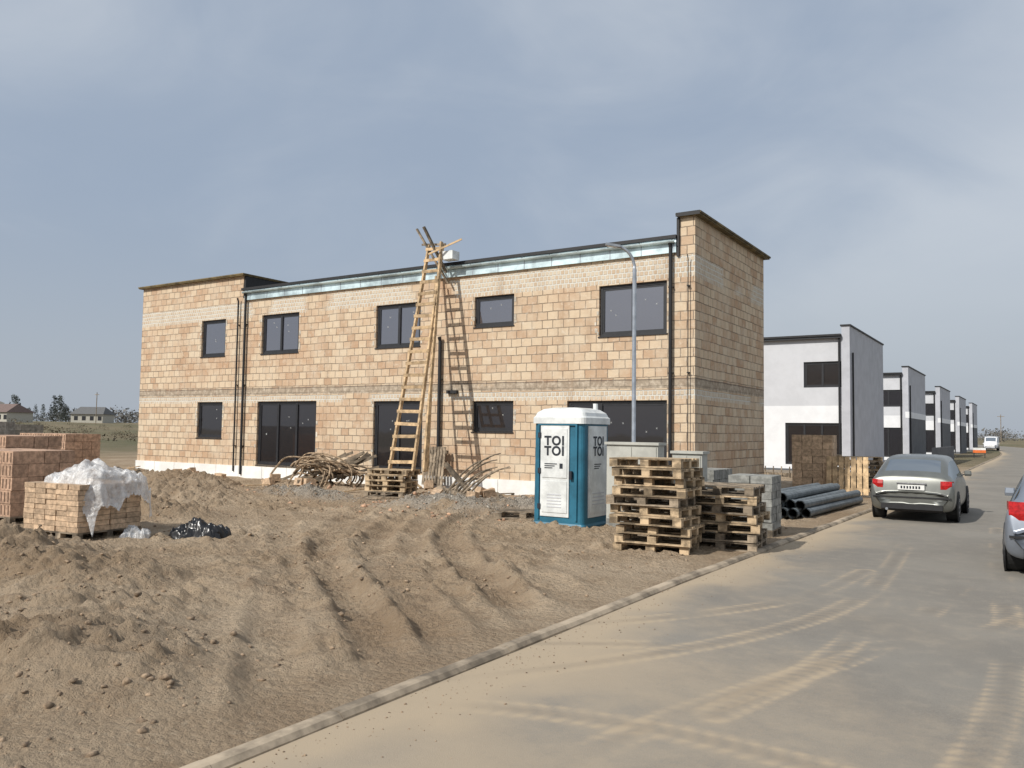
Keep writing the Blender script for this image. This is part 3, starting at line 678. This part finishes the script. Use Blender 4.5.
# ------------------------------------------------------------------ cars
def car(name,x,y,rotz,stn,glass_top,glass_side,mat,wheels,lamps,plate_z,hw,length=4.5):
    E=empty(name,(x,y,0.0),rotz); w=MB(); vs=[];n=0
    for (yy,zb,ww,zk,wk,zr,wr) in stn:
        half=[(0,zb),(ww*.86,zb),(ww*.985,zb+.12),(ww,zb+(zk-zb)*.55),(wk,zk),(wr+(.02),zr-.05),(wr*.86,zr),(wr*.45,zr+.018),(0,zr+.022)]
        ring=half+[(-a,b) for a,b in reversed(half[1:-1])]; n=len(ring); vs+=[(a,yy,b) for a,b in ring]
    fs=[];ms=[]
    for i in range(len(stn)-1):
        for j in range(n):
            fs.append((i*n+j,i*n+(j+1)%n,(i+1)*n+(j+1)%n,(i+1)*n+j))
            jj=j if j<8 else 15-j
            g=0
            if jj==4 and glass_side[0]<=i<glass_side[1]: g=1
            if jj in (6,7) and i in glass_top: g=1
            if jj==0: g=2
            ms.append(g)
    fs+= [tuple(range(n)),tuple(reversed(range((len(stn)-1)*n,len(stn)*n)))]; ms+=[0,0]
    w.v=vs;w.f=fs;w.m=ms;w.mats=[mat,M_cglass,M_black]
    o=w.obj('body',E,smooth=True); sb=o.modifiers.new('s','SUBSURF'); sb.levels=2; sb.render_levels=2
    for wy,r in wheels:
        for s in (-1,1):
            w=MB(); xi=s*(hw-.24)
            w.tube([(s*(hw-.02),wy,r+.01),(s*(hw+.004),wy,r+.01)],r+.05,28,M_black)
            w.tube([(xi,wy,r),(s*(hw-.03),wy,r),(s*(hw+.012),wy,r)],[r*.96,r,r*.94],28,M_tyre)
            w.tube([(s*(hw+.0),wy,r),(s*(hw+.016),wy,r)],r*.66,20,M_rim)
            for k in range(7):
                a=k*2*math.pi/7; w.box(-.004,.004,-.03,.03,r*.2,r*.6,M_black,Matrix.Translation((s*(hw+.018),wy,r))@Matrix.Rotation(a,4,'X'))
            w.obj('wheel',E)
    w=MB()
    for s in (-1,1):
        x0,x1,z0,z1,yy=lamps
        vsl=[]
        for zz,dz in ((z0,0),((z0+z1)/2,-.012),(z1,.015)):
            vsl+= [(s*x0,yy-.012+dz,zz),(s*(x0+x1)/2,yy-.005+dz,zz),(s*x1,yy+.03+dz,zz),(s*(x1+.03),yy+.2+dz,zz)]
        w.add(vsl,[(i+4*r_,i+1+4*r_,i+5+4*r_,i+4+4*r_) for r_ in range(2) for i in range(3)],M_red)
    w.obj('tail_lamp',E)
    w=MB(); w.box(-.27,.27,lamps[4]-.055,lamps[4]-.03,plate_z-.03,plate_z+.08,M_plate)
    for k in range(7): w.box(-.21+.06*k,-.175+.06*k,lamps[4]-.058,lamps[4]-.055,plate_z-.005,plate_z+.055,M_txt)
    w.box(-.30,.30,lamps[4]-.05,lamps[4]+.02,plate_z+.10,plate_z+.125,M_rim)
    w.box(-.62,.62,-.02,.03,.28,.40,M_black); w.box(-hw*.90,hw*.90,-.018,.06,.53,.56,M_black)  # lower black bar paints the shade on the bumper; upper is its dark line
    w.tube([(-.5,-.03,.27),(-.5,.2,.27)],.03,8,M_pole)
    w.obj('plate_trim_and_bumper_shade',E)
    w=MB()
    for s in (-1,1):
        w.rprism(s*(hw+.03)-.08,s*(hw+.03)+.08,length*.69,length*.69+.10,.03,[(.93,.01),(.98,0),(1.06,.01)],mat)
        w.box(s*.80-.02,s*.80+.02,.9 if length>4.3 else .7,3.3 if length>4.3 else 2.9,.955,.97,M_black)
    w.obj('mirrors',E); return E
lift=[(0.0,.38,.72,.60,.72,.63,.68),(.03,.30,.82,.74,.80,.80,.76),(.07,.24,.85,.90,.82,.97,.76),(.12,.22,.86,.94,.82,1.02,.72),(.20,.21,.865,.96,.83,1.05,.70),(.80,.19,.875,.98,.84,1.40,.63),(1.3,.18,.875,.98,.84,1.45,.635),(2.3,.18,.875,.97,.84,1.46,.63),(2.8,.18,.875,.96,.83,1.40,.60),(3.45,.19,.87,.93,.80,1.02,.66),(3.62,.2,.86,.90,.79,.97,.66),(4.2,.22,.84,.78,.76,.86,.62),(4.45,.26,.76,.62,.7,.70,.56),(4.54,.32,.6,.5,.58,.54,.46)]
car('parked_car',-2.44,20.2,.0,lift,(4,8),(4,9),M_silver,((.78,.31),(3.4,.31)),(.58,.80,.74,.92,.03),.74,.875)
hatch=[(0.0,.38,.72,.60,.72,.63,.68),(.04,.30,.82,.78,.80,.86,.74),(.08,.24,.85,.92,.81,1.0,.70),(.12,.22,.86,.94,.82,1.04,.68),(.18,.21,.865,.96,.82,1.08,.67),(.55,.19,.875,.97,.83,1.42,.60),(.9,.18,.875,.97,.83,1.49,.60),(2.0,.18,.875,.96,.83,1.52,.60),(2.5,.18,.875,.95,.82,1.46,.58),(3.1,.19,.87,.93,.80,1.04,.66),(3.3,.2,.86,.90,.79,.98,.66),(3.8,.22,.84,.78,.76,.86,.62),(4.0,.26,.76,.62,.7,.70,.56),(4.1,.32,.6,.5,.58,.54,.46)]
car('parked_car',.40,13.2,-.02,hatch,(4,8),(4,9),M_silver2,((.68,.31),(3.1,.31)),(.55,.79,.70,1.02,.04),.62,.875,length=4.1)
van=[(0.0,.4,.8,1.0,.82,1.7,.76),(.05,.3,.88,1.15,.88,1.95,.80),(.1,.28,.9,1.2,.9,2.0,.80),(.5,.26,.92,1.2,.91,2.0,.81),(3.2,.26,.92,1.2,.91,2.0,.80),(3.6,.26,.92,1.15,.9,1.93,.76),(4.3,.28,.9,1.1,.86,1.25,.76),(4.9,.3,.86,.85,.8,.95,.7),(5.05,.34,.7,.6,.66,.66,.6)]
car('white_van',-6.0,140,3.14,van,(5,),(4,6),M_vanw,((.9,.34),(4.1,.34)),(.7,.86,.9,1.3,.03),.7,.92,length=5.0)
w=MB(); w.box(-.5,.5,-.05,.05,.5,.75,M_orange); w.box(-.5,.5,-.045,.045,.75,.95,M_wpl); w.box(-.45,-.4,-.2,.2,0,.5,M_black); w.box(.4,.45,-.2,.2,0,.5,M_black); w.obj('road_barrier',loc=(-4.6,84,0))
w=MB()
for i in range(40):
    x=-5.2; y=52+i*.35; w.box(x,x+.03,y,y+.28,.05,1.25,M_dgrey)
w.obj('garden_fence')
w=MB()
w.box(-18,-7.5,36.8,39.5,.0,.22,M_woodg)
for i in range(30): w.box(-18+i*.35,-17.96+i*.35,36.75,36.79,.0,.5,M_woodg)
w.obj('timber_terrace')
# ------------------------------------------------------------------ distant vegetation and houses
def polyquad(name,C,R,n,mat,seed):
    r=np.random.default_rng(seed); P=[]
    for (cx,cy,cz),(rx,ry,rz) in zip(C,R):
        d=r.normal(size=(n,3)); d/=np.linalg.norm(d,axis=1)[:,None]; q=d*(r.uniform(0,1,(n,1))**.45)*np.array([rx,ry,rz])+np.array([cx,cy,cz])
        s=rz*r.uniform(.06,.16,(n,1,1)); t=r.normal(size=(n,3,3))*s; P.append((q[:,None,:]+t).reshape(-1,3))
    P=np.concatenate(P); nF=len(P)//3
    me=bpy.data.meshes.new(name); me.vertices.add(len(P)); me.vertices.foreach_set('co',P.astype(np.float32).ravel())
    me.loops.add(nF*3); me.loops.foreach_set('vertex_index',np.arange(nF*3,dtype=np.int32)); me.polygons.add(nF)
    me.polygons.foreach_set('loop_start',np.arange(nF,dtype=np.int32)*3); me.polygons.foreach_set('loop_total',np.full(nF,3,dtype=np.int32)); me.update(calc_edges=True)
    me.materials.append(mat); o=bpy.data.objects.new(name,me); S.collection.objects.link(o); return o
M_fol=simple('distant_foliage',(.15,.145,.135),.95,var=.25,scale=.15,island=.4)
M_fol2=simple('distant_conifers',(.075,.085,.075),.95,var=.3,scale=.2,island=.5)  # colour lightened to put distance haze into the trees
M_fol3=simple('distant_scrub',(.16,.13,.085),.95,var=.35,scale=.2,island=.5)
a=math.radians(32.8)
C=[];R=[]
for i in range(420):
    f=random.uniform(330,520); rr=random.uniform(-1.0,1.0)*f; x=-math.sin(a)*f+math.cos(a)*rr; y=math.cos(a)*f+math.sin(a)*rr
    h=random.uniform(2.0,4.8)*(1 if x<-100 else .8); C.append((x,y,gz(x,y)+h*.8)); R.append((h*random.uniform(1.2,3),h*1.3,h))
polyquad('distant_tree_line',C,R,110,M_fol,3)
C=[];R=[]
for i in range(70):
    f=random.uniform(90,230); rr=random.uniform(-.75,-.40)*f; x=-math.sin(a)*f+math.cos(a)*rr; y=math.cos(a)*f+math.sin(a)*rr
    h=random.uniform(.4,1.1); C.append((x,y,gz(x,y)+h*.5)); R.append((h*random.uniform(2,6),h*1.5,h))
polyquad('scrub',C,R,130,M_fol3,5)
C=[];R=[]
for i in range(16):
    f=random.uniform(290,330); rr=random.uniform(-.625,-.53)*f; x=-math.sin(a)*f+math.cos(a)*rr; y=math.cos(a)*f+math.sin(a)*rr
    h=random.uniform(1.8,3.9); 
    for q in range(4): C.append((x,y,gz(x,y)+h*(.5+q*.6))); R.append((h*(.8-q*.18),h*(.8-q*.18),h*.5))
polyquad('distant_conifers',C,R,120,M_fol2,4)
M_roofr=simple('tile_roof',(.17,.12,.105),.9)
M_roofg=simple('grey_roof',(.13,.13,.13),.9)
M_cream=simple('cream_render',(.46,.44,.38),.9)
for (x,y,wd,h,ro,mt) in [(-262,95,10,3.2,.4,M_roofg),(-270,122,10,3,.8,M_roofr),(-245,118,9,3,.2,M_roofr),(-258,150,10,3,.6,M_roofg),(-245,172,11,3,.3,M_roofr),(-235,192,9,3,.9,M_roofg)]:
    E=empty('distant_house',(x,y,gz(x,y)-.3),ro); w=MB(); w.box(-wd/2,wd/2,-4,4,0,h,M_cream); w.obj('walls',E)
    w=MB(); w.add([(-wd/2-.4,-4.5,h),(wd/2+.4,-4.5,h),(wd/2+.4,4.5,h),(-wd/2-.4,4.5,h),(-wd/2+1,0,h+2.4),(wd/2-1,0,h+2.4)],[(0,1,5,4),(2,3,4,5),(1,2,5),(3,0,4),(0,3,2,1)],mt); w.obj('roof',E)
    w=MB()
    for k in range(4): w.box(-wd/2+1+k*wd/4,-wd/2+2.2+k*wd/4,-4.03,-4.003,1,2.3,M_frame)
    w.obj('windows',E)
def camxy(u,f): r=(u-512)/820*f; return (-math.sin(a)*f+math.cos(a)*r, math.cos(a)*f+math.sin(a)*r)
for (u,f) in ((97,230),(1001,260)):
    w=MB(); x,y=camxy(u,f); z=gz(x,y); w.tube([(x,y,z),(x,y,z+9)],.12,6,M_woodg); w.box(x-1,x+1,y-.05,y+.05,z+8.3,z+8.45,M_woodg)
    w.obj('utility_pole')
# ------------------------------------------------------------------ light, sky, camera
el=math.radians(40); hx,hy=.331,.9436
d=Vector((hx*math.cos(el),hy*math.cos(el),-math.sin(el)))
sl=bpy.data.lights.new('sun','SUN'); sl.energy=4.1; sl.angle=math.radians(.6); sl.color=(1,.955,.88)
so=bpy.data.objects.new('sun',sl); S.collection.objects.link(so); so.rotation_euler=d.to_track_quat('-Z','Y').to_euler()
W=bpy.data.worlds.new('World'); S.world=W; W.use_nodes=True; nt=W.node_tree; bg=nt.nodes['Background']
sk=N(nt,'ShaderNodeTexSky'); sk.sky_type='NISHITA'; sk.sun_disc=False; sk.sun_elevation=el; sk.sun_rotation=math.atan2(-hx,-hy); sk.dust_density=3.0; sk.air_density=1.2
tc=N(nt,'ShaderNodeTexCoord'); mp=N(nt,'ShaderNodeMapping'); mp.inputs['Scale'].default_value=(1,1,2.2); mp.inputs['Rotation'].default_value=(.25,.3,.4); L(nt,tc.outputs['Generated'],mp.inputs[0])
n1=noise(nt,1.1,5,.5,mp.outputs[0],.5); n2=noise(nt,3,6,.55,mp.outputs[0],.8)
sx=N(nt,'ShaderNodeSeparateXYZ'); L(nt,tc.outputs['Generated'],sx.inputs[0])
cl=mth(nt,'ADD',mth(nt,'MULTIPLY',n1,.65),mth(nt,'MULTIPLY',n2,.35))
cl=mth(nt,'ADD',cl,mth(nt,'MULTIPLY_ADD',sx.outputs[0],.18,.05))
cc=mix(nt,sstep(nt,cl,.33,.66),(4.3,5.2,6.6),(7.0,7.6,8.4))
cc=mix(nt,mth(nt,'SUBTRACT',1,sstep(nt,sx.outputs[2],-.02,.28)),cc,(5.3,5.9,6.7))
fin=mix(nt,.87,sk.outputs[0],cc)
L(nt,fin,bg.inputs[0]); bg.inputs[1].default_value=.084
cd=bpy.data.cameras.new('camera'); cam=bpy.data.objects.new('camera',cd); S.collection.objects.link(cam); S.camera=cam
cd.sensor_width=36; cd.lens=820/1024*36; cd.clip_end=4000; cd.clip_start=.05
cam.matrix_world=Matrix.Translation((0,0,1.9))@Matrix.Rotation(a,4,'Z')@Matrix.Rotation(math.radians(93.25),4,'X')@Matrix.Rotation(math.radians(.8),4,'Z')
